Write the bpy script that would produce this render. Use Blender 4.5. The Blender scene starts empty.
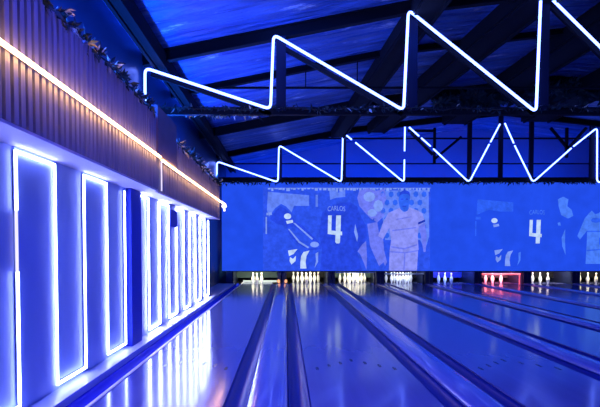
import bpy, bmesh, math, random
from mathutils import Vector, Matrix
random.seed(7)
C = bpy.context.scene.collection
SC = bpy.context.scene
PI = math.pi

# ------------------------------------------------------------------ materials
def lin(r, g, b):
    f = lambda c: (c / 255) / 12.92 if c / 255 <= .04045 else ((c / 255 + .055) / 1.055) ** 2.4
    return (f(r), f(g), f(b), 1)

def mat(name, col, rough=.5, metal=0, coat=0, noise=None, bump=None, spec=.5):
    """noise=(scale vector, second colour, contrast)  bump=(scale vector, strength)"""
    m = bpy.data.materials.new(name); m.use_nodes = True
    nt = m.node_tree; b = nt.nodes['Principled BSDF']
    b.inputs['Base Color'].default_value = col
    b.inputs['Roughness'].default_value = rough
    b.inputs['Metallic'].default_value = metal
    b.inputs['Coat Weight'].default_value = coat
    b.inputs['Coat Roughness'].default_value = .08
    b.inputs['Specular IOR Level'].default_value = spec
    if noise or bump:
        tc = nt.nodes.new('ShaderNodeTexCoord')
    def tex(scale, detail=4):
        mp = nt.nodes.new('ShaderNodeMapping'); mp.inputs['Scale'].default_value = scale
        n = nt.nodes.new('ShaderNodeTexNoise'); n.inputs['Scale'].default_value = 1
        n.inputs['Detail'].default_value = detail
        nt.links.new(tc.outputs['Object'], mp.inputs['Vector']); nt.links.new(mp.outputs['Vector'], n.inputs['Vector'])
        return n
    if noise:
        n = tex(noise[0]); r = nt.nodes.new('ShaderNodeValToRGB')
        lo = .5 - .5 / noise[2]; hi = .5 + .5 / noise[2]
        r.color_ramp.elements[0].position = max(0, lo); r.color_ramp.elements[1].position = min(1, hi)
        r.color_ramp.elements[0].color = col; r.color_ramp.elements[1].color = noise[1]
        nt.links.new(n.outputs['Fac'], r.inputs['Fac']); nt.links.new(r.outputs['Color'], b.inputs['Base Color'])
    if bump:
        n = tex(bump[0]); bp = nt.nodes.new('ShaderNodeBump'); bp.inputs['Strength'].default_value = bump[1]
        bp.inputs['Distance'].default_value = bump[2] if len(bump) > 2 else .03
        nt.links.new(n.outputs['Fac'], bp.inputs['Height']); nt.links.new(bp.outputs['Normal'], b.inputs['Normal'])
    return m

def glow(name, col, strength):
    m = bpy.data.materials.new(name); m.use_nodes = True
    nt = m.node_tree; nt.nodes.clear()
    e = nt.nodes.new('ShaderNodeEmission'); o = nt.nodes.new('ShaderNodeOutputMaterial')
    e.inputs['Color'].default_value = (*col[:3], 1); e.inputs['Strength'].default_value = strength
    nt.links.new(e.outputs[0], o.inputs[0])
    return m

M = {}
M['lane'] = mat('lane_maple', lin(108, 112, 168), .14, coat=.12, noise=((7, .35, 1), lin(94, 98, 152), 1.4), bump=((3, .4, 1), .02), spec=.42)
M['lane'].node_tree.nodes['Principled BSDF'].inputs['Coat Roughness'].default_value = .06
M['arrow'] = mat('arrow_inlay', lin(50, 46, 70), .25)
M['gutter'] = mat('gutter_plastic', lin(12, 32, 130), .4, spec=.35)
M['gutter_blue'] = mat('blue_gutter_plastic', lin(10, 36, 190), .7, spec=.15)
M['divider'] = mat('divider_cap', lin(112, 126, 200), .25, coat=.6, noise=((30, .6, 5), lin(96, 110, 185), 1.2))
M['approach'] = mat('approach_floor', lin(150, 130, 130), .25)
M['concrete'] = mat('subfloor_concrete', lin(60, 60, 66), .8, noise=((2, 2, 2), lin(45, 45, 50), 1.5))
M['panel'] = mat('satin_panel', lin(168, 186, 232), .42, noise=((9, 3, 1.2), lin(148, 168, 222), 1.3), bump=((20, 20, 2), .05))
M['ledge'] = mat('white_ledge', lin(215, 215, 225), .35, noise=((5, 2, 5), lin(190, 190, 210), 1.6))
M['bluepaint'] = mat('blue_paint', lin(30, 60, 200), .6, noise=((2, 2, 2), lin(26, 52, 185), 1.3))
M['wallup'] = mat('upper_wall', lin(34, 72, 105), .35, noise=((1, 1, .6), lin(28, 60, 92), 1.4))
M['soffit'] = mat('soffit_board', lin(205, 195, 215), .6)
M['slat'] = mat('timber_slat', lin(140, 142, 165), .6, noise=((20, 14, 1.2), lin(106, 106, 134), 1.8), bump=((40, 40, 3), .2))
M['board'] = mat('smooth_board', lin(120, 104, 116), .6, noise=((3, 4, 9), lin(100, 86, 104), 1.4))
M['gap'] = mat('dark_backing', lin(18, 18, 30), .9)
M['steel'] = mat('dark_steel', lin(9, 9, 14), .8, noise=((3, 3, 3), lin(5, 5, 9), 1.4), spec=.2)
M['steelblue'] = mat('painted_post', lin(14, 18, 40), .7, spec=.2)
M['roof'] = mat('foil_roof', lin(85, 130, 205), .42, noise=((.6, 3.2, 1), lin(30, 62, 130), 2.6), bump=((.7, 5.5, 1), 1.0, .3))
def sparkle_patches(m, sc, col, lo, hi):
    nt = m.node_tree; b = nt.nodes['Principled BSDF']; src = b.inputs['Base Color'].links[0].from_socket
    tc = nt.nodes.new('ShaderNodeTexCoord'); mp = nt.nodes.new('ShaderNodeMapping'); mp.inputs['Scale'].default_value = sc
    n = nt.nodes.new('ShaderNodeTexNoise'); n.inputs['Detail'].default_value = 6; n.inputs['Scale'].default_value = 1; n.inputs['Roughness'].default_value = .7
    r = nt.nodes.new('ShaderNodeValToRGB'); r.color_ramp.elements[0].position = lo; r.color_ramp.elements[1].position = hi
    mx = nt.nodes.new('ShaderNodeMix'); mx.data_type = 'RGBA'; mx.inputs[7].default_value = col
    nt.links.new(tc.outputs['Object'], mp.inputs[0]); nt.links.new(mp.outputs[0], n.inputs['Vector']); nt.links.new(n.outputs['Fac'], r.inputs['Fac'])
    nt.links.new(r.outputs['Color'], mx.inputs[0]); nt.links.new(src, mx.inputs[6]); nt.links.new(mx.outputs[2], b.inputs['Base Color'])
sparkle_patches(M['roof'], (1.3, 3.0, 1), lin(205, 222, 240), .60, .70)  # foil sparkle put into the roof colour as pale patches
M['backwall'] = mat('rear_wall', lin(90, 125, 190), .8, noise=((.6, 1, .8), lin(95, 105, 165), 1.6))
M['leaf'] = mat('garland_leaf', lin(20, 34, 36), .6, noise=((5, 5, 5), lin(40, 58, 56), 2), spec=.3)
M['leafpale'] = mat('pale_leaf', lin(190, 190, 170), .5)
M['leafyel'] = mat('yellow_leaf', lin(215, 185, 60), .5)
M['vine'] = mat('vine_stem', lin(40, 34, 26), .8)
M['pin'] = mat('pin_plastic', lin(240, 238, 225), .25, coat=.3)
M['pinband'] = mat('pin_band', lin(170, 30, 30), .4)
M['black'] = mat('pit_black', lin(14, 14, 20), .8)
M['cushion'] = mat('pit_cushion', lin(56, 80, 80), .7, noise=((4, 4, 8), lin(40, 60, 62), 1.5))
M['bar'] = mat('sweep_bar', lin(200, 215, 215), .35)
M['redbar'] = mat('red_sweep_bar', lin(250, 180, 180), .4)
M['kick'] = mat('kickback_board', lin(34, 42, 70), .35)
M['alu'] = mat('aluminium_channel', lin(170, 170, 180), .4, metal=.8)
M['lampbody'] = mat('lamp_housing', lin(25, 25, 30), .6)
M['led'] = glow('led_white', (.28, .34, 1), 26)
M['led_far'] = glow('led_far_white', (.36, .42, 1), 46)
M['neon'] = glow('neon_white', (.12, .20, 1), 9.5)
M['warm'] = glow('warm_strip', (1, .5, .2), 36)
M['drop'] = glow('lit_drop', (.75, .7, 1), 1.3)
M['amber'] = glow('amber_lamp', (1, .42, .2), 1.4)
M['screen'] = glow('screen_blue', lin(34, 78, 236), 1.0)
P = {k: glow('picture_' + k, lin(*v), 1.0) for k, v in dict(
    violet=(46, 84, 238), pale=(98, 132, 250), light=(128, 158, 252), white=(190, 214, 255),
    shirt=(138, 146, 250), shade=(108, 122, 246), face=(48, 100, 245), dark=(40, 72, 228), deep=(28, 58, 196),
    faint=(46, 96, 246), faint2=(72, 124, 250)).items()}

def mottle(m, sc, lo, hi):
    nt = m.node_tree; e = next(n for n in nt.nodes if n.type == 'EMISSION')
    tc = nt.nodes.new('ShaderNodeTexCoord'); n = nt.nodes.new('ShaderNodeTexNoise'); n.inputs['Scale'].default_value = sc; n.inputs['Detail'].default_value = 5
    mr = nt.nodes.new('ShaderNodeMapRange'); mr.inputs['From Min'].default_value = .3; mr.inputs['From Max'].default_value = .7
    mr.inputs['To Min'].default_value = lo; mr.inputs['To Max'].default_value = hi
    nt.links.new(tc.outputs['Object'], n.inputs['Vector']); nt.links.new(n.outputs['Fac'], mr.inputs['Value']); nt.links.new(mr.outputs['Result'], e.inputs['Strength'])
for k_, m_ in P.items(): mottle(m_, 7, .8, 1.16)
mottle(M['screen'], 2.2, .9, 1.08)

# ------------------------------------------------------------------ mesh builder
class MB:
    def __init__(s): s.v = []; s.f = []; s.mi = []; s.sm = []
    def add(s, vs, fs, mi=0, smooth=False):
        o = len(s.v); s.v += [tuple(v) for v in vs]
        for f in fs: s.f.append([i + o for i in f]); s.mi.append(mi); s.sm.append(smooth)
    def box(s, x0, x1, y0, y1, z0, z1, mi=0):
        vs = [(x, y, z) for z in (z0, z1) for y in (y0, y1) for x in (x0, x1)]
        s.add(vs, [(0, 2, 3, 1), (4, 5, 7, 6), (0, 1, 5, 4), (2, 6, 7, 3), (0, 4, 6, 2), (1, 3, 7, 5)], mi)
    def beam(s, a, b, w, h, up=(0, 0, 1), mi=0):
        """rectangular bar from a to b, w across, h along up"""
        a, b = Vector(a), Vector(b); d = (b - a).normalized(); u = Vector(up)
        u = (u - d * u.dot(d))
        if u.length < 1e-4: u = Vector((0, 1, 0)) - d * d.y
        u.normalize(); r = d.cross(u)
        vs = []
        for p in (a, b):
            for i, j in ((-1, -1), (1, -1), (1, 1), (-1, 1)): vs.append(p + r * i * w / 2 + u * j * h / 2)
        s.add(vs, [(3, 2, 1, 0), (4, 5, 6, 7), (0, 1, 5, 4), (1, 2, 6, 5), (2, 3, 7, 6), (3, 0, 4, 7)], mi)
    def ibeam(s, a, b, w, h, t=.02, mi=0):
        a, b = Vector(a), Vector(b); d = (b - a).normalized(); u = Vector((0, 0, 1)); u = (u - d * u.dot(d)).normalized()
        s.beam(a, b, t, h - 2 * t, mi=mi)
        for k in (-1, 1): s.beam(a + u * k * (h - t) / 2, b + u * k * (h - t) / 2, w, t, mi=mi)
    def tube(s, pts, r, n=8, mi=0):
        pts = [Vector(p) for p in pts]; rings = []
        for i, p in enumerate(pts):
            d = (pts[min(i + 1, len(pts) - 1)] - pts[max(i - 1, 0)]).normalized()
            u = Vector((0, 1, 0)) if abs(d.y) < .9 else Vector((0, 0, 1))
            u = (u - d * u.dot(d)).normalized(); w = d.cross(u)
            rings.append([p + (u * math.cos(2 * PI * k / n) + w * math.sin(2 * PI * k / n)) * r for k in range(n)])
        vs = [v for R in rings for v in R]; fs = []
        for i in range(len(pts) - 1):
            for k in range(n):
                fs.append((i * n + k, i * n + (k + 1) % n, (i + 1) * n + (k + 1) % n, (i + 1) * n + k))
        fs.append(tuple(range(n - 1, -1, -1))); fs.append(tuple((len(pts) - 1) * n + k for k in range(n)))
        s.add(vs, fs, mi, True)
    def lathe(s, prof, n=16, c=(0, 0, 0), mi=0):
        vs = []; fs = []
        for r, z in prof:
            for k in range(n): vs.append((c[0] + r * math.cos(2 * PI * k / n), c[1] + r * math.sin(2 * PI * k / n), c[2] + z))
        for i in range(len(prof) - 1):
            for k in range(n): fs.append((i * n + k, i * n + (k + 1) % n, (i + 1) * n + (k + 1) % n, (i + 1) * n + k))
        fs.append(tuple(range(n - 1, -1, -1))); fs.append(tuple((len(prof) - 1) * n + k for k in range(n)))
        s.add(vs, fs, mi, True)
    def extrude_xz(s, poly, y0, y1, mi=0, smooth=False):
        n = len(poly)
        vs = [(x, y0, z) for x, z in poly] + [(x, y1, z) for x, z in poly]
        fs = [(i, (i + 1) % n, n + (i + 1) % n, n + i) for i in range(n)]
        s.add(vs, fs, mi, smooth); o = [tuple(range(n - 1, -1, -1)), tuple(range(n, 2 * n))]
        s.add(vs, o, mi)
    def leaf(s, p, d, L, w, mi=0):
        d = Vector(d).normalized(); u = Vector((random.uniform(-1, 1), random.uniform(-1, 1), random.uniform(-1, 1)))
        r = d.cross(u)
        if r.length < .05: r = d.cross(Vector((.3, .9, .1)))
        r.normalize(); nrm = r.cross(d); p = Vector(p)
        a = p; b = p + d * L * .45 + r * w / 2 + nrm * L * .06; c = p + d * L + nrm * -L * .12
        e = p + d * L * .45 - r * w / 2 + nrm * L * .06; m = p + d * L * .5
        s.add([a, b, c, e, m], [(0, 1, 4), (1, 2, 4), (2, 3, 4), (3, 0, 4)], mi)
    def build(s, name, mats, parent=None, recalc=True):
        me = bpy.data.meshes.new(name); me.from_pydata(s.v, [], s.f)
        for m in (mats if isinstance(mats, (list, tuple)) else [mats]): me.materials.append(m)
        for p, mi, sm in zip(me.polygons, s.mi, s.sm): p.material_index = mi; p.use_smooth = sm
        if recalc:
            bm = bmesh.new(); bm.from_mesh(me); bmesh.ops.recalc_face_normals(bm, faces=bm.faces); bm.to_mesh(me); bm.free()
        me.update()
        o = bpy.data.objects.new(name, me); C.objects.link(o)
        if parent is not None:
            o.parent = parent
            o.matrix_parent_inverse = Matrix.Translation(-parent.location) if parent.type == 'EMPTY' and not parent.get('local') else Matrix()
        return o

def box(name, m, *a, parent=None):
    b = MB(); b.box(*a); return b.build(name, m, parent)

def bevel(o, w, seg=2):
    md = o.modifiers.new('bevel', 'BEVEL'); md.width = w; md.segments = seg; md.limit_method = 'ANGLE'; return o

def tag(o, label, cat, group=None):
    o['label'] = label; o['category'] = cat
    if group: o['group'] = group
    return o
def struct(o): o['kind'] = 'structure'; return o
def thing(name, label, cat, loc=(0, 0, 0), group=None, local=False):
    o = bpy.data.objects.new(name, None); C.objects.link(o); o.location = loc; o.empty_display_size = .1
    if local: o['local'] = 1
    return tag(o, label, cat, group)

# ------------------------------------------------------------------ layout (metres; camera over x=0, looking along +Y)
HW = .527; PITCH = 1.71; LX = [-.98 + PITCH * k for k in range(8)]; LX[0] = -1.03
FOUL = 1.34; DECK = 20.15; HEAD = 19.63
GUT = .185; SCR_Y = 19.2; SCR_Z0 = .438; SCR_Z1 = 3.54
ORD = ['first', 'second', 'third', 'fourth', 'fifth', 'sixth', 'seventh', 'eighth']
RX0, RX1, RY0, RY1 = -2.35, 16.9, -2.6, 21.6
def R(x):                                   # underside of the rafters
    if x > 7.28: x = 14.56 - x
    return 4.30 + .195 * (x + 2) if x < 2.1 else 5.10 + .115 * (x - 2.1)

# ------------------------------------------------------------------ setting
struct(box('floor', M['concrete'], RX0 - .2, RX1 + .2, RY0, RY1, -.2, -.1))
fl = struct(box('floor', M['approach'], -1.75, RX1, RY0, FOUL, -.1, 0))
struct(box('floor', M['concrete'], 11.55, RX1, FOUL, DECK, -.1, 0))
struct(box('wall_back', M['backwall'], RX0 - .2, RX1 + .2, RY1, RY1 + .15, -.2, 6))
struct(box('wall_front', M['wallup'], RX0 - .2, RX1 + .2, RY0 - .15, RY0, -.2, 6))
struct(box('wall_right', M['bluepaint'], RX1, RX1 + .15, RY0, RY1, -.2, 4.7))
struct(box('wall_left', M['wallup'], RX0 - .15, RX0, RY0, RY1, -.2, 4.62))
b = MB()
xs = [RX0 - .2, 2.1, 7.28, 12.46, RX1 + .2]
pr = [(x, R(x) + .2) for x in xs]
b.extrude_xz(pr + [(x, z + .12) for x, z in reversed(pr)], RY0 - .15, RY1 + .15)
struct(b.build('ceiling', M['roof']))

# panelled left wall with its LED meander
WX = -1.94; PZ0, PZ1 = .085, 1.985
verts_a = [.66 * k + 3.94 for k in range(-9, 5)]
verts_b = [7.25, 7.72, 8.38, 9.04, 9.70, 10.36, 11.02, 11.68, 12.34, 13.0, 13.66]
def bays(mb, ys, y_first, y_last):
    e = [y_first] + ys + [y_last]
    for i in range(len(e) - 1):
        t = .0 if i % 2 else .012
        mb.box(WX - .02, WX - .012 + t, e[i] + .006, e[i + 1] - .006, PZ0, PZ1)
b = MB(); b.box(RX0, WX - .02, RY0, 13.9, -.1, 1.99)
bays(b, verts_a, RY0 + .02, 6.70); bays(b, verts_b, 7.2, 13.9)
struct(b.build('wall_left', M['panel']))
struct(box('trim_1', M['bluepaint'], WX - .02, WX + .05, 6.72, 7.18, .05, 1.99))
b = MB(); b.box(RX0, -1.775, RY0, 13.9, -.1, .05); b.box(RX0, -1.775, 13.9, 19.1, -.1, .03); struct(b.build('trim_2', M['ledge']))
def meander(ys, name, label, start_top, lm='led'):
    t = thing(name, label, 'light', (WX, ys[0], PZ0))
    top = start_top
    def piece(y0, y1, z0, z1):
        c = MB(); c.box(WX - .004, WX + .004, y0, y1, z0, z1); co = c.build('channel', M['alu'], t)
        l = MB(); l.box(WX + .004, WX + .020, y0 + .003, y1 - .003, z0, z1); lo = l.build('light_strip', M[lm], co)
    for i, y in enumerate(ys):
        if abs(y - 3.94) < .01:
            piece(y - .010, y + .010, PZ0 + .045, 1.09); piece(y - .010, y + .010, 1.53, PZ1 - .045)
            c = MB(); c.box(WX, WX + .018, y - .005, y + .006, 1.09, 1.53); c.build('dim_length', M['drop'], t)
        else: piece(y - .010, y + .010, PZ0 + .045, PZ1 - .045)
        if i < len(ys) - 1:
            z = PZ1 - .045 if top else PZ0 + .017
            piece(y - .010, ys[i + 1] + .010, z, z + .02); top = not top
    return t
k0 = verts_a.index(min(verts_a, key=lambda v: abs(v - 3.94)))
meander(verts_a, 'strip_light', 'white LED strip meandering up and down the near wall panels before the blue pilaster', k0 % 2 == 0)
meander(verts_b, 'strip_light', 'white LED strip meandering over the far wall panels beyond the blue pilaster', True, 'led_far')
struct(box('trim_3', M['bluepaint'], WX - .005, WX + .03, 9.08, 9.66, 1.62, 1.9))
# ------------------------------------------------------------------ slatted fascia over the panels
FX = -1.64; FZ0, FZ1 = 1.99, 2.95
def fascia(y0, y1, x, label, ztop):
    t = thing('slatted_fascia', label, 'wall cladding', (x, y0, FZ0))
    box('backing_board', M['gap'], RX0 + .004, x - .08, y0, y1, FZ0 + .02, ztop, parent=t)
    box('soffit_board', M['soffit'], RX0 + .004, x - .006, y0, y1, FZ0, FZ0 + .02, parent=t)
    s = MB(); n = int((y1 - y0) / .1)
    for k in range(n):
        s.box(x - .08, x + random.uniform(-.006, .003), y0 + k * .1 + .022, y0 + (k + 1) * .1 - .022, FZ0 + .02, ztop + random.uniform(-.008, .008))
    s.build('slats', M['slat'], t)
    return t
fascia(RY0 + .02, 7.1, FX, 'near timber-slatted fascia with the warm light line, above the panelled left wall', FZ1)
f2 = fascia(7.1, 14.1, FX - .05, 'far timber-slatted fascia with a smooth board, above the panelled left wall', FZ1 - .08)
box('smooth_board', M['board'], FX - .45, FX - .01, 7.12, 8.35, 2.475, 3.1, parent=f2)
def warm(y0, y1, x, label, drop):
    t = thing('warm_light_strip', label, 'light', (x, y0, 2.44))
    box('channel', M['alu'], x, x + .022, y0, y1, 2.414, 2.426, parent=t)
    box('lit_tube', M['warm'], x + .022, x + .042, y0, y1, 2.41, 2.43, parent=t)
    return t
warm(RY0 + .1, 7.06, FX + .003, 'warm white light strip along the near slatted fascia', False)
t = warm(7.3, 14.05, FX - .03, 'warm white light strip along the far slatted fascia, ending in a dangling lamp', True)
d = MB(); d.tube([(FX - .02, 7.36, 2.43), (FX - .02, 7.36, 2.02)], .009); d.build('hanging_lead', M['drop'], t)
d = MB(); d.tube([(FX - .012, 14.06, 2.45), (FX + .05, 14.06, 2.40), (FX + .07, 14.06, 2.2)], .025)
d.lathe([(.01, 0), (.07, .05), (.05, .12), (.01, .16)], 10, (FX + .06, 14.06, 2.26)); d.build('dangling_lamp', glow('lamp_white', (1, .85, .8), 2.2), t)

def garland(label, path, n, L, out, mats=('leaf', 'leafpale'), pale=.12, name='leafy_garland', r=.012):
    """path: list of points; out: function giving a random leaf direction"""
    t = thing(name, label, 'garland', path[0])
    v = MB(); v.tube(path, r, 6); v.build('vine', M['vine'], t)
    l = MB(); seg = len(path) - 1
    for _ in range(n):
        q = random.random() * seg; i = int(q); f = q - i
        p = Vector(path[i]).lerp(Vector(path[min(i + 1, seg)]), f)
        d = out(); ln = L * random.uniform(.6, 1.3)
        l.leaf(p, d, ln, ln * random.uniform(.25, .4), 1 if random.random() < pale else 0)
    l.build('leaves', [M[mats[0]], M[mats[1]]], t, recalc=False)
    return t
rd = lambda zx=(-1, 1): (random.uniform(-.6, 1), random.uniform(-1, 1), random.uniform(*zx))
def wav(y0, y1, x, z, n=40, a=.03):
    return [(x + random.uniform(-a, a), y0 + (y1 - y0) * k / n, z + random.uniform(-a, a) * .6) for k in range(n + 1)]
g = garland('leafy garland with a yellow leaf along the top of the near slatted fascia', wav(2.0, 7.0, FX - .02, FZ1 + .03), 560, .11, lambda: rd((-1.2, .8)))
for (y, z, L, m) in ((4.55, 2.93, .12, 'leafyel'), (4.1, 3.0, .09, 'leafpale'), (3.62, 3.06, .13, 'leafpale'), (3.56, 3.1, .09, 'leafpale'), (3.1, 3.12, .1, 'leafpale')):
    l = MB()
    for k in range(3): l.leaf((FX + .01, y, z), (.6, .5 + .3 * k, .35 - .3 * k), L, L * .3)
    l.build('yellow_leaf' if m == 'leafyel' else 'pale_leaf', M[m], g, recalc=False)
garland('leafy garland along the top of the far slatted fascia', wav(8.6, 14.0, FX - .07, FZ1 - .05), 420, .13, lambda: rd((-1, 1)), pale=.2)

# ------------------------------------------------------------------ lanes
def lane(k):
    cx = LX[k]
    extra = ['reflecting the lit wall panels', 'with arrows and a full rack',
             'with a pale sweep bar over its rack', 'with a lowered sweep bar over bluish pins', 'with three pins left under blue light',
             'under the red-lit pin deck', 'with three white pins left standing', 'farthest right, with three yellowish pins'][k]
    t = thing('bowling_lane', f'glossy bowling lane, {ORD[k]} from the left wall, {extra}', 'bowling lane', (cx, FOUL, -.1), 'bowling lanes')
    box('lane_bed', M['lane'], cx - HW, cx + HW, FOUL, DECK, -.1, 0, parent=t)
    for s in (-1, 1):
        g = MB(); w = GUT + (.03 if (k == 0 and s < 0) else 0); gm = 'gutter_blue' if (k == 0 and s < 0) else 'gutter'
        a, c = cx + s * HW, cx + s * (HW + w); prof = []
        for i in range(11):
            u = i / 10; prof.append((a + (c - a) * (.02 + .96 * u), -.012 - .07 * math.sin(PI * u) ** .7))
        low = [(c - s * .002, -.1), (a + s * .002, -.1)]
        n = len(prof)
        g.extrude_xz(prof + low, FOUL, DECK, smooth=True)
        g.build('gutter', M[gm], t)
    if k == 0: bevel(box('edge_strip', M['ledge'], cx - HW - .03, cx - HW + .004, FOUL, DECK, -.03, .010, parent=t), .004)  # thin white strip added along the left edge of this lane
    if k < 4:
        for i in range(7):
            x = cx + (i - 3) * .1345; y = 6.14 - abs(i - 3) * .14
            a = MB(); a.add([(x - .014, y - .09, .0012), (x + .014, y - .09, .0012), (x + .018, y + .02, .0012), (x, y + .07, .0012), (x - .018, y + .02, .0012)], [(0, 1, 2, 3, 4)])
            a.build('arrow_marker', M['arrow'], t)
    return t
for k in range(8): lane(k)

DIV = PITCH - 2 * HW - 2 * GUT - .004
for k in range(7):
    cx = (LX[k] + LX[k + 1]) / 2; w = DIV / 2 + (.025 if k == 0 else 0); b = MB()
    prof = [(cx - w * math.cos(PI * q / 16), -.01 + .052 * math.sin(PI * q / 16) ** .6) for q in range(17)]
    b.extrude_xz(prof + [(cx + w, -.1), (cx - w, -.1)], FOUL, 19.12, smooth=True)
    o = b.build('lane_divider', M['divider'])
    tag(o, f'raised pale divider running between the {ORD[k]} and {ORD[k+1]} bowling lanes', 'lane divider', 'lane dividers')

# ------------------------------------------------------------------ pinsetters, pins
def pinsetter(k):
    cx = LX[k]; hw = PITCH / 2; e = .09 if k == 0 else 0
    look = ['greenish cushion and low white bar', 'dark open pit', 'pale sweep bar raised above the rack', 'bluish sweep bar above the rack', 'blue-lit open pit',
            'red bars and red light', 'black open pit', 'black open pit at the right edge'][k]
    t = thing('pinsetter', f'pinsetter opening at the end of the {ORD[k]} lane, {look}', 'pinsetter', (cx, 19.4, -.1), 'pinsetters')
    box('pit_back', M['black'], cx - hw + .14 - e, cx + hw - .14, 20.95, 21.0, -.1, 1.0, parent=t)
    box('pit_roof', M['black'], cx - hw + .14 - e, cx + hw - .14, 19.75, 20.95, .62, .66, parent=t)
    for s in (-1, 1):
        x0, x1 = sorted((cx + s * (hw - .135 + (e if s < 0 else 0)), cx + s * (hw - .003)))
        o = box('kickback', M['kick'], x0, x1, 19.14, 21.0, -.1, SCR_Z0 - .004, parent=t); bevel(o, .012)
    cm = {0: 'cushion', 2: 'cushion', 4: 'bluepaint', 5: 'cushion'}.get(k, 'black')  # the fifth pit's blue light is also put into its cushion colour
    c = box('pit_cushion', M[cm], cx - hw + .14 - e, cx + hw - .14, 20.5, 20.62, .15, .55, parent=t)
    if k == 0: bevel(box('tail_bar', M['bar'], cx - hw + .3, cx + hw - .14, 20.2, 20.26, .0, .07, parent=t), .01)
    if k in (2, 3):
        sb = bevel(box('sweep_bar', M['bar'], cx - .70, cx + .70, 19.22, 19.30, .385 if k == 2 else .33, .43 if k == 2 else .37, parent=t), .01)
        bevel(box('sweep_arm', M['kick'], cx + .64, cx + .70, 19.24, 19.31, -.1, .40 if k == 2 else .36, parent=sb), .01)
    if k == 5:
        sb = bevel(box('sweep_bar', M['redbar'], cx - .71, cx + .71, 19.24, 19.32, .37, .43, parent=t), .01)
        bevel(box('sweep_bar', M['redbar'], cx - .66, cx + .66, 19.34, 19.42, .30, .355, parent=t), .01)
        for s in (-1, 1): bevel(box('sweep_arm', M['redbar'], cx + s * .69 - .03, cx + s * .69 + .03, 19.33, 19.42, -.1, .43, parent=sb), .01)
for k in range(8): pinsetter(k)
for x, s in ((-.135 - .12, 'on the kickback right of the first lane'), (-.125 + .12, 'on the kickback left of the second lane')):
    t = thing('indicator_lamp', f'small glowing amber lamp {s}', 'lamp', (x, 19.11, .06))
    b = MB(); b.box(x - .05, x + .05, 19.10, 19.136, -.1 + .15, .05); b.build('lamp_housing', M['lampbody'], t)
    b = MB()
    b.lathe([(.02, 0), (.045, .02), (.05, .06), (.035, .1), (.01, .115)], 12, (x, 19.10, .05)); b.build('lens', M['amber'], t)

PROF = [(.0, .0), (.0258, .0), (.0285, .01), (.036, .04), (.049, .08), (.0575, .114), (.0605, .14), (.058, .165), (.05, .2), (.038, .235),
        (.028, .26), (.0235, .29), (.0255, .315), (.0305, .34), (.032, .352), (.029, .367), (.018, .378), (.002, .381)]
b = MB(); b.lathe(PROF, 20); pin_me = b.build('pin_body', M['pin']); pin_mesh = pin_me.data; bpy.data.objects.remove(pin_me)
b = MB(); b.lathe([(.0262, .268), (.0252, .278)], 20); b.lathe([(.0242, .291), (.0252, .301)], 20); o = b.build('pin_band', M['pinband']); band_mesh = o.data; bpy.data.objects.remove(o)
S = .3048
SPOTS = {1: (0, 0), 2: (-S / 2, 1), 3: (S / 2, 1), 4: (-S, 2), 5: (0, 2), 6: (S, 2), 7: (-1.5 * S, 3), 8: (-S / 2, 3), 9: (S / 2, 3), 10: (1.5 * S, 3)}
WHERE = {1: 'the head pin at the front', 2: 'left pin of the second row', 3: 'right pin of the second row', 4: 'left pin of the third row', 5: 'middle pin of the third row',
         6: 'right pin of the third row', 7: 'far left pin of the back row', 8: 'inner left pin of the back row', 9: 'inner right pin of the back row', 10: 'far right pin of the back row'}
STAND = {0: (1, 2, 3), 1: range(1, 11), 2: range(1, 11), 3: range(1, 11), 4: (4, 2, 1), 5: (4, 2, 3), 6: (4, 2, 1), 7: (4, 2, 1)}
def pin(k, n):
    dx, row = SPOTS[n]
    r = thing('bowling_pin', f'white bowling pin, {WHERE[n]}, on the {ORD[k]} lane', 'bowling pin', (LX[k] + dx, HEAD - .2 + row * S * .866, .0006), f'pins on the {ORD[k]} lane', local=True)
    for nm, me in (('pin_body', pin_mesh), ('neck_band', band_mesh)):
        o = bpy.data.objects.new(nm, me); C.objects.link(o); o.parent = r
for k in STAND:
    for n in STAND[k]: pin(k, n)

# ------------------------------------------------------------------ screen and projected pictures
scr = thing('projection_screen', 'wide blue projection screen above the pinsetters across the hall end', 'screen', (7, SCR_Y, SCR_Z0))
box('screen_surface', M['screen'], -2.24, RX1, SCR_Y, SCR_Y + .08, SCR_Z0 + .02, SCR_Z1, parent=scr)
box('bottom_rail', M['steel'], -2.24, RX1, SCR_Y - .012, SCR_Y + .08, SCR_Z0 - .004, SCR_Z0 + .02, parent=scr)
box('top_rail', M['steel'], -2.24, RX1, SCR_Y - .02, SCR_Y + .08, SCR_Z1, SCR_Z1 + .06, parent=scr)

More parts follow.
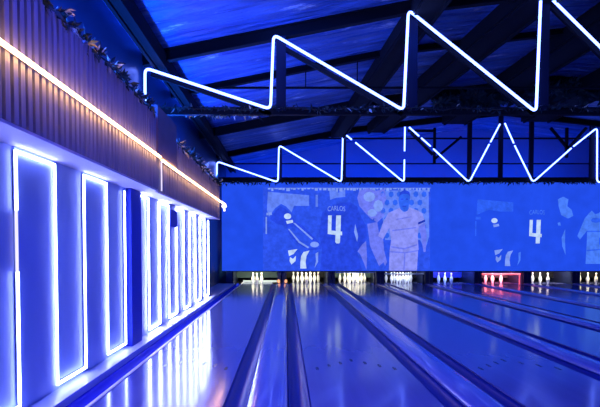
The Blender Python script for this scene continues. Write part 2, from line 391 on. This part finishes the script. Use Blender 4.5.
U = 28.6                                     # picture units per metre on the screen
class Pic:
    """flat shapes of one projected picture; ox, oz = screen position of picture unit (263, 271.5)"""
    def __init__(s, t, ox, oz, sc): s.t, s.ox, s.oz, s.sc, s.n = t, ox, oz, sc, 0
    def pt(s, x, y, d): return (s.ox + (x - 263) / U * s.sc, SCR_Y - .003 - d * .002, s.oz + (271.5 - y) / U * s.sc)
    def poly(s, name, col, d, *polys):
        b = MB()
        for p in polys: b.add([s.pt(x, y, d) for x, y in p], [tuple(range(len(p)))])
        o = b.build(name, P[col], s.t, recalc=False)
        bm = bmesh.new(); bm.from_mesh(o.data); bmesh.ops.triangulate(bm, faces=bm.faces, ngon_method='EAR_CLIP'); bm.to_mesh(o.data); bm.free(); return o
    def text(s, name, body, col, x0, x1, y0, y1, d, bow=0):
        cu = bpy.data.curves.new(name, 'FONT'); cu.body = body; cu.resolution_u = 3
        ob = bpy.data.objects.new(name, cu); C.objects.link(ob); bpy.context.view_layer.update()
        me = bpy.data.meshes.new_from_object(ob.evaluated_get(bpy.context.evaluated_depsgraph_get()))
        bpy.data.objects.remove(ob)
        vx = [v.co.x for v in me.vertices]; vy = [v.co.y for v in me.vertices]
        for v in me.vertices:
            fx = (v.co.x - min(vx)) / (max(vx) - min(vx)); fy = (v.co.y - min(vy)) / (max(vy) - min(vy))
            v.co = s.pt(x0 + (x1 - x0) * fx, y1 + (y0 - y1) * fy + bow * (2 * fx - 1) ** 2, d)
        me.materials.clear(); me.materials.append(P[col])
        o = bpy.data.objects.new(name, me); C.objects.link(o); o.parent = s.t
        o.matrix_parent_inverse = Matrix.Translation(-s.t.location); return o
def ell(cx, cy, rx, ry, n=14, a0=0): return [(cx + rx * math.cos(2 * PI * k / n + a0), cy + ry * math.sin(2 * PI * k / n + a0)) for k in range(n)]
def rect(x0, x1, y0, y1): return [(x0, y0), (x1, y0), (x1, y1), (x0, y1)]
FOUR = [(328, 215.5), (331.6, 215.5), (331.2, 230.5), (335.6, 231), (336, 215.5), (340.8, 215.5), (340.4, 231.5), (342, 231.6), (342, 235.4), (340.2, 235.2), (339.9, 242.5), (335.2, 242.5), (335.4, 235), (327.6, 234)]
SOCK = [(303.5, 252), (309.5, 250.5), (306.5, 256), (305.6, 262), (306.5, 268.5), (300.3, 268.5), (300.4, 262), (301.2, 256)]
SHOE = [[(288, 250.5), (297.5, 249), (293.5, 254), (289, 256)], [(290, 257), (293, 259), (296, 255.5), (295.5, 261), (291.5, 264.5), (289.5, 261)]]
EDGE = [(315.5, 253.5), (318.2, 252), (318, 262), (314.5, 268), (316, 261)]
FIST = ell(287.6, 216.4, 3.6, 2.9); CUFF = [(286, 221), (292.5, 220), (293.2, 222.6), (287, 224)]

t = thing('projected_picture', 'brighter projected football picture on the left of the blue screen', 'projected picture', (1.7, SCR_Y, SCR_Z0 + .02), 'projected football pictures')
pc = Pic(t, (263 - 286) / U, SCR_Z0, 1)
pc.poly('picture_ground', 'violet', 0, rect(263, 430, 187, 270.6))
pc.poly('stand_backdrop', 'pale', 1, [(268, 192), (309, 195.5), (309, 206), (294, 206), (291.5, 212.5), (286, 206.5), (281, 204), (275, 208.5), (269, 217), (267, 210)], rect(315.5, 317.8, 195, 207))
pts = [(430, 188.2), (268, 188.2)]; x = 268
while x < 427:
    h = random.uniform(.9, 3.4); w_ = random.uniform(1.2, 3.6); pts += [(x, 188.5 + h), (x + w_, 188.5 + h), (x + w_ + .01, 188.6)]; x += w_ + random.uniform(.4, 2.2); pts.append((x - .01, 188.6))
pc.poly('advert_band', 'light', 1, pts)
pc.poly('post_line', 'light', 1, rect(265.6, 267, 217, 234), [(266.5, 213), (271.5, 212), (272, 215), (266.5, 215.5)])
pc.poly('crouching_figure', 'dark', 2, [(270, 219), (275, 211), (281, 206.5), (286, 209), (291, 215), (296, 222), (303, 226), (313, 236), (321, 244), (321, 249), (309, 250), (298, 244), (290, 236), (286, 226), (277, 224)])
pc.poly('forearm', 'violet', 3, [(287, 228), (294, 226.5), (304, 233), (313, 241), (320, 244), (319, 248), (309, 248.5), (297, 241)])
pc.poly('arm_outline', 'light', 4, [(293, 223), (295, 223), (313, 238.5), (312, 240)], [(288, 229), (289.5, 229), (300, 241.5), (309, 247), (308, 248.4), (298.5, 242.5)], ell(314.5, 244.5, 4.4, 2.8))
pc.poly('clenched_fist', 'white', 5, FIST, CUFF)
pc.poly('boot', 'white', 4, *SHOE); pc.poly('sock', 'white', 4, SOCK); pc.poly('leg_edge', 'light', 4, EDGE)
pc.poly('hazy_crowd', 'pale', 1, [(329, 190), (334, 188), (338, 193), (345, 189), (345, 197), (336, 198), (330, 200)])
pc.poly('crowd_blob', 'shade', 2, [(359, 191), (366, 188.5), (376, 191), (384, 189), (386, 199), (383, 206), (384, 216), (377, 222.5), (371, 219), (365, 213), (359, 206), (357, 198)])
pc.poly('crowd_highlight', 'light', 3, ell(369, 197, 6, 5, 9), ell(378, 206, 5, 6, 8), ell(372, 213, 5, 4, 7))
pc.poly('crowd_shadow', 'violet', 4, [(366, 217), (372, 221), (374, 217.5), (374, 221), (370, 223.5), (366, 220.5)])
pc.poly('spectator_flag', 'shade', 2, [(356, 250), (366, 241), (367, 257), (366.5, 270), (363.5, 262), (360, 254)], [(367, 224), (377, 222), (380, 240), (384, 262), (379, 266), (370, 246)])
pc.poly('player_back', 'dark', 5, [(320, 270.6), (322, 250), (319, 232), (322, 213), (330, 207), (340, 203), (350, 202.5), (357, 207), (360, 215), (366, 226), (367, 238), (361, 246), (357, 252), (360, 262), (362, 270.6)])
pc.poly('shirt_sliver', 'light', 6, [(355, 224), (358, 236), (357, 242), (354, 232)])
pc.poly('shirt_number', 'white', 7, FOUR, [(336, 242.2), (339.5, 242.2), (339.3, 243.4), (336.2, 243.4)])
pc.text('shirt_name', 'CARLOS', 'light', 327.5, 345, 206, 210.8, 7, .8)
net = [rect(381, 428, 191, 246)]
pc.poly('goal_net', 'pale', 1, [(379, 191), (428, 190), (429, 236), (425, 250), (420, 240), (385, 240)])
hx = []
for r_ in range(6):
    for c_ in range(6):
        x = 382.5 + c_ * 8.2 + (4.1 if r_ % 2 else 0); y = 194.5 + r_ * 8.2
        if x < 427: hx.append(ell(x, y, 2.7, 3.1, 6, .3))
pc.poly('net_holes', 'face', 2, *hx)
pc.poly('player_shirt', 'shirt', 4, [(388, 213), (396, 209.5), (399, 208), (403, 212.5), (407, 211), (409, 207.5), (417, 210.5), (422, 213.5), (424.5, 222), (418.5, 226.5), (417.5, 236), (418.5, 250), (405, 252), (389.5, 251), (391, 240), (389, 228), (383, 239), (378, 236), (383, 222)])
pc.poly('player_arm', 'shade', 3, [(378, 236), (383, 239), (384, 250), (387, 262), (385, 266), (381, 256), (378, 246)])
pc.poly('player_arm', 'shade', 3, [(418.5, 226.5), (424.5, 223), (426.5, 236), (425.5, 252), (423.5, 252), (421, 238)])
pc.poly('player_shorts', 'shirt', 4, [(389.5, 251.5), (405, 252.5), (418, 250.5), (417, 270.6), (389, 270.6)])
pc.poly('shirt_folds', 'shade', 5, [(392, 230), (416, 227), (416, 228.2), (392, 231.4)], [(391, 246), (404, 248), (417, 244), (417, 245.4), (404, 249.6), (391, 247.6)], [(389.5, 251), (405, 252), (418, 250), (418, 251.2), (405, 253.4), (389.5, 252.4)], [(404, 253), (405.4, 253), (404.6, 270), (403.4, 270)], [(396, 219), (411, 216.5), (411, 217.3), (396, 220)])
pc.poly('arm_band', 'deep', 6, [(417.6, 222.5), (424.6, 219.6), (424.8, 221.8), (418, 224.6)])
pc.poly('player_head', 'face', 5, [(398, 201), (398.6, 195), (401, 191.5), (404.5, 190.5), (408, 192.4), (409.6, 197), (409, 203.5), (408, 208), (404.4, 212), (401, 210), (399, 206)])
pc.poly('head_shadow', 'dark', 6, [(398.4, 196.5), (399.6, 192.6), (404, 190), (408.6, 192), (409.8, 197), (407.5, 194.4), (402, 194)])
pc.poly('eye', 'dark', 6, rect(400.2, 402.8, 198.8, 200)); pc.poly('eye', 'dark', 6, rect(405.2, 407.8, 198.8, 200)); pc.poly('mouth', 'dark', 6, rect(402, 406, 206, 207))

t2 = thing('projected_picture', 'fainter repeat of the football picture farther right on the blue screen', 'projected picture', (8.8, SCR_Y, SCR_Z0 + .02), 'projected football pictures')
p2 = Pic(t2, (263 + 209.5 - 286) / U, SCR_Z0 + .10, .87)
p2.poly('stand_backdrop', 'faint', 1, [(268, 192), (309, 195.5), (309, 206), (294, 206), (281, 204), (267, 210)], rect(265.6, 267, 217, 234), rect(266, 272, 212, 215))
p2.poly('clenched_fist', 'white', 4, FIST); p2.poly('cuff', 'light', 4, CUFF)
p2.poly('boot', 'light', 4, *SHOE); p2.poly('sock', 'light', 4, SOCK); p2.poly('leg_edge', 'faint2', 4, EDGE)
p2.poly('shirt_number', 'white', 4, FOUR); p2.text('shirt_name', 'CARLOS', 'faint2', 327.5, 345, 204, 209, 4, .8)
p2.poly('crowd_blob', 'faint2', 1, [(360, 192), (366, 189), (372, 192), (371, 200), (376, 204), (378, 211), (372, 214), (364, 210), (361, 200)], [(365, 236), (369, 226), (369, 240), (370, 256), (366, 246)], [(360, 219), (363, 218), (364, 222), (361, 222)])
p2.poly('player_shirt', 'faint2', 2, [(395, 209), (399, 205), (403, 209), (407, 208), (409, 206), (417, 210), (424, 214), (424, 236), (419, 240), (419, 266), (393, 266), (394, 240), (394, 228), (386, 238), (383, 234), (391, 214)])
p2.poly('shirt_folds', 'faint', 3, rect(394, 418, 228, 229.4), [(394, 250), (418, 248), (418, 249.4), (394, 251.4)], ell(404, 216, 6, 3, 8), rect(408, 416, 236, 244))

# ------------------------------------------------------------------ zigzag neon
def rounded(pts, r):
    out = [Vector(pts[0])]
    for i in range(1, len(pts) - 1):
        p = Vector(pts[i]); a = (Vector(pts[i - 1]) - p).normalized(); c = (Vector(pts[i + 1]) - p).normalized()
        s, e = p + a * r, p + c * r
        for k in range(6): q = k / 5; out.append(s * (1 - q) ** 2 + p * 2 * q * (1 - q) + e * q * q)
    out.append(Vector(pts[-1])); return out
def neon(label, Y, runs, r, rr):
    t = thing('zigzag_neon_light', label, 'neon light', (runs[0][0][0], Y, 3.5), 'zigzag neon lights')
    for run in runs:
        b = MB(); b.tube(rounded([(x, Y, z) for x, z in run], rr), r, 10); b.build('neon_tube', M['neon'], t)
    return t
N1 = 8.95; N2 = 18.5
neon('near white zigzag neon tube hanging across the hall under the front truss', N1,
     [[(-2.276, 3.62), (-2.271, 4.16), (-.25, 3.50), (-.20, 4.69), (1.90, 3.48), (1.965, 5.08), (4.04, 3.45), (4.09, 5.42), (6.14, 3.45), (7.18, 5.5)], [(7.36, 5.5), (8.3, 3.45), (10.4, 5.42)]], .0215, .1)
neon('far white zigzag neon tube with broken gaps, just above the blue screen', N2,
     [[(-2.318, 3.62), (-2.315, 4.16), (-.27, 3.46), (-.235, 4.70), (1.86, 3.46), (1.905, 5.12), (2.2, 4.88)], [(2.32, 4.79), (3.96, 3.46), (3.965, 4.22)], [(3.967, 4.50), (3.975, 5.30)],
      [(4.11, 5.30), (4.45, 5.0)], [(4.52, 4.94), (4.84, 4.66)], [(4.93, 4.58), (6.14, 3.46), (6.80, 4.73)], [(6.84, 4.80), (7.15, 5.40)],
      [(7.31, 5.43), (7.62, 4.76)], [(7.65, 4.69), (8.28, 3.46), (9.55, 4.60)], [(9.62, 4.66), (10.40, 5.28), (10.43, 3.46), (11.0, 3.46)]], .0235, .13)

# ------------------------------------------------------------------ roof steel
def truss(Y, label, posts, chord_z, rh, full=True, pw=.1, chord=True):
    t = thing('roof_truss', label, 'roof truss', (RX0, Y, 4.2), 'roof trusses')
    for a, c in ((RX0, 2.1), (2.1, 7.28), (7.28, 12.46), (12.46, RX1)):
        b = MB(); b.ibeam((a, Y, R(a) + rh / 2 + .2 - rh), (c, Y, R(c) + rh / 2 + .2 - rh), .12, rh); b.build('rafter', M['steel'], t)
    if chord: box('bottom_chord', M['steel'], RX0, RX1, Y - .05, Y + .05, chord_z - .06, chord_z + .06, parent=t)
    for x in posts:
        b = MB(); b.beam((x, Y, chord_z), (x, Y, R(x) + .03), pw, pw * .8, (0, 1, 0)); b.build('post', M['steelblue'], t)
    return t
tA = truss(9.1, 'dark front roof truss behind the near zigzag neon', (-.08, 2.06, 4.2, 7.28, 10.4), 3.5, .2, pw=.16)
for (x0, z0, x1, z1) in ((-2.2, 4.1, -.25, 3.45), (-.1, 4.55, 1.9, 3.44), (2.1, 4.95, 4.05, 3.44), (4.3, 5.2, 6.14, 3.44), (8.3, 3.44, 10.4, 5.2)):
    b = MB(); b.beam((x0, 9.08, z0), (x1, 9.08, z1), .06, .07); b.build('diagonal', M['steel'], tA)
tB = truss(11.3, 'thin middle roof truss with a horizontal tie, between the two neon rows', (), 4.52, .12, chord=False)
box('tie_rod', M['steel'], RX0, RX1, 11.28, 11.32, 4.50, 4.54, parent=tB)
for x in (.4, 1.45, 5.3, 9.3):
    b = MB(); b.tube([(x, 11.3, 4.52), (x, 11.3, R(x) + .15)], .012, 6); b.build('hanger_rod', M['steel'], tB)
tD = truss(15.0, 'dark rear roof truss with hanging foliage at the ridge', (), 4.9, .22, chord=False)
tC = truss(18.62, 'dark end roof truss behind the far zigzag neon above the screen', (-.2, 1.95, 6.18, 7.23, 8.26, 10.3), 3.58, .18, pw=.13)
box('tie_rod', M['steel'], RX0, RX1, 18.6, 18.64, 4.92, 4.97, parent=tC)
box('tie_rod', M['steel'], RX0, RX1, 18.6, 18.64, 4.08, 4.12, parent=tC)
for (x0, z0, x1, z1) in ((4.1, 5.2, 5.0, 5.2), (4.2, 5.15, 4.95, 4.4), (5.0, 5.3, 5.0, 4.1), (8.9, 5.3, 9.5, 4.6), (9.45, 5.3, 9.45, 4.3), (10.1, 5.3, 9.5, 4.6), (5.9, 5.0, 5.0, 4.25)):
    b = MB(); b.beam((x0, 18.62, z0), (x1, 18.62, z1), .08, .08); b.build('brace', M['steel'], tC)
for (a, c, w, h, lab) in (((2.42, 6.2), (1.72, 18.4), .46, .24, 'dark lengthwise roof beam passing over the first neon peak left of centre'),
                          ((4.35, 6.8), (3.0, 18.4), .62, .28, 'broad dark lengthwise roof beam right of the picture centre'),
                          ((6.3, 6.8), (5.6, 18.4), .85, .32, 'broad dark lengthwise roof beam near the ridge'),
                          ((8.4, 6.8), (8.3, 18.4), 1.0, .32, 'broad dark lengthwise roof beam beyond the ridge, farthest right'),
                          ((-2.05, -2.4), (-2.05, 21.4), .2, .22, 'dark lengthwise eave beam above the left wall')):
    z0, z1 = R(a[0]) + .03, R(c[0]) + .03
    b = MB(); b.beam((a[0], a[1], z0), (c[0], c[1], z1), w, h)
    for s in (-1, 1): b.beam((a[0] + s * w * .4, a[1], z0 - h * .55), (c[0] + s * w * .4, c[1], z1 - h * .55), .05, .05)
    tag(b.build('roof_beam', M['steel']), lab, 'roof beam', 'roof beams')
def xpath(x0, x1, Y, z, n=60, a=.03, sag=0): return [(x0 + (x1 - x0) * k / n, Y + random.uniform(-a, a), z + random.uniform(-a, a) - sag * math.sin(PI * k / n)) for k in range(n + 1)]
sp = lambda: (random.uniform(-1, 1), random.uniform(-1, .3), random.uniform(-1, .6))
garland('leafy garland wound along the bottom chord of the front truss', xpath(-2.3, 11, 9.03, 3.53), 900, .1, sp, pale=.06)
garland('leafy garland along the top edge of the blue screen', xpath(-2.2, 12, 19.13, 3.56), 1000, .14, sp, pale=.06)
for i, (x0, x1, Y, z, lab) in enumerate(((4.0, 7.2, 14.9, 5.0, 'dense hanging foliage left of the ridge under the rear truss'), (7.3, 10.4, 14.9, 5.0, 'dense hanging foliage right of the ridge under the rear truss'))):
    gg = garland(lab, [(x0 + (x1 - x0) * k / 24, Y + random.uniform(-.1, .1), R(x0 + (x1 - x0) * k / 24) - random.uniform(.0, .4)) for k in range(25)], 900, .3, lambda: (random.uniform(-1, 1), random.uniform(-.6, .6), random.uniform(-1, 1)), pale=.0, name='hanging_foliage', r=.03)
garland('tangle of pale leaves at the left end of the front truss', [(-1.6, 9.17, 3.52), (-1.2, 9.17, 3.46), (-.8, 9.17, 3.5), (-.4, 9.17, 3.46)], 130, .13, sp, pale=.7, name='leaf_tangle')

# ------------------------------------------------------------------ lights
def area(name, loc, target, sx, sy, power, col, spread=None):
    l = bpy.data.lights.new(name, 'AREA'); l.shape = 'RECTANGLE'; l.size = sx; l.size_y = sy; l.energy = power; l.color = col
    if spread: l.spread = math.radians(spread)
    o = bpy.data.objects.new(name, l); C.objects.link(o); o.location = loc
    o.rotation_euler = (Vector(target) - Vector(loc)).to_track_quat('-Z', 'Y').to_euler(); return o
BLUE = (.01, .09, 1); BLUE2 = (.01, .11, 1); VIO = (.06, .09, 1)
area('blue_fill_lamp', (-.2, 3.5, 4.5), (-.2, 5, 0), 3, 2, 170, VIO)  # unseen area lamps, added as blue fill for the room
area('blue_fill_lamp', (5.0, 5.5, 5.0), (5.0, 8, 0), 4, 2, 80, BLUE)
area('blue_fill_lamp', (1.0, 8.6, 4.75), (1.0, 12, 0), 3, .3, 30, BLUE)
area('blue_fill_lamp', (7.5, 12.0, 5.3), (7.5, 14, 0), 6, .4, 45, BLUE2)
area('blue_uplight', (-2.12, 7.0, 3.02), (.6, 7.0, 5.2), 12, .12, 800, BLUE2)
area('blue_uplight', (4, 20.4, 3.3), (4, 21.5, 4.6), 13, .2, 160, BLUE2)
area('blue_uplight', (1.5, 16.5, 3.0), (1.5, 15.0, 5.4), .2, .2, .1, BLUE2)
PITCOL = [(1, .95, .62), (1, .93, .55), (1, .93, .6), (.75, .85, 1), (.22, .34, 1), (1, .2, .24), (1, .97, .8), (1, .9, .5)]
PITPOW = [26, 28, 30, 20, 26, 90, 24, 18]
for k in range(8):
    area('pit_lamp', (LX[k], 19.33, .60), (LX[k], 19.75, .15), 1.2, .05, PITPOW[k], PITCOL[k])
w = bpy.data.worlds.new('world'); SC.world = w; w.use_nodes = True
w.node_tree.nodes['Background'].inputs['Color'].default_value = (.002, .006, .05, 1)
w.node_tree.nodes['Background'].inputs['Strength'].default_value = 1

# ------------------------------------------------------------------ camera
cd = bpy.data.cameras.new('camera'); cam = bpy.data.objects.new('camera', cd); C.objects.link(cam)
F = 549; PT = math.radians(2)
cd.sensor_width = 36; cd.lens = F / 600 * 36; cd.clip_start = .05; cd.clip_end = 100
cam.location = (0, 0, 1.26); cam.rotation_euler = (PI / 2 - PT, 0, 0)
cd.shift_x = (300 - 286) / 600; cd.shift_y = (248 + F * math.tan(PT) - 203.5) / 600
SC.camera = cam
SC.view_settings.view_transform = 'Standard'; SC.view_settings.look = 'None'
SC.view_settings.exposure = 0; SC.view_settings.gamma = 1; SC.view_settings.use_curve_mapping = False
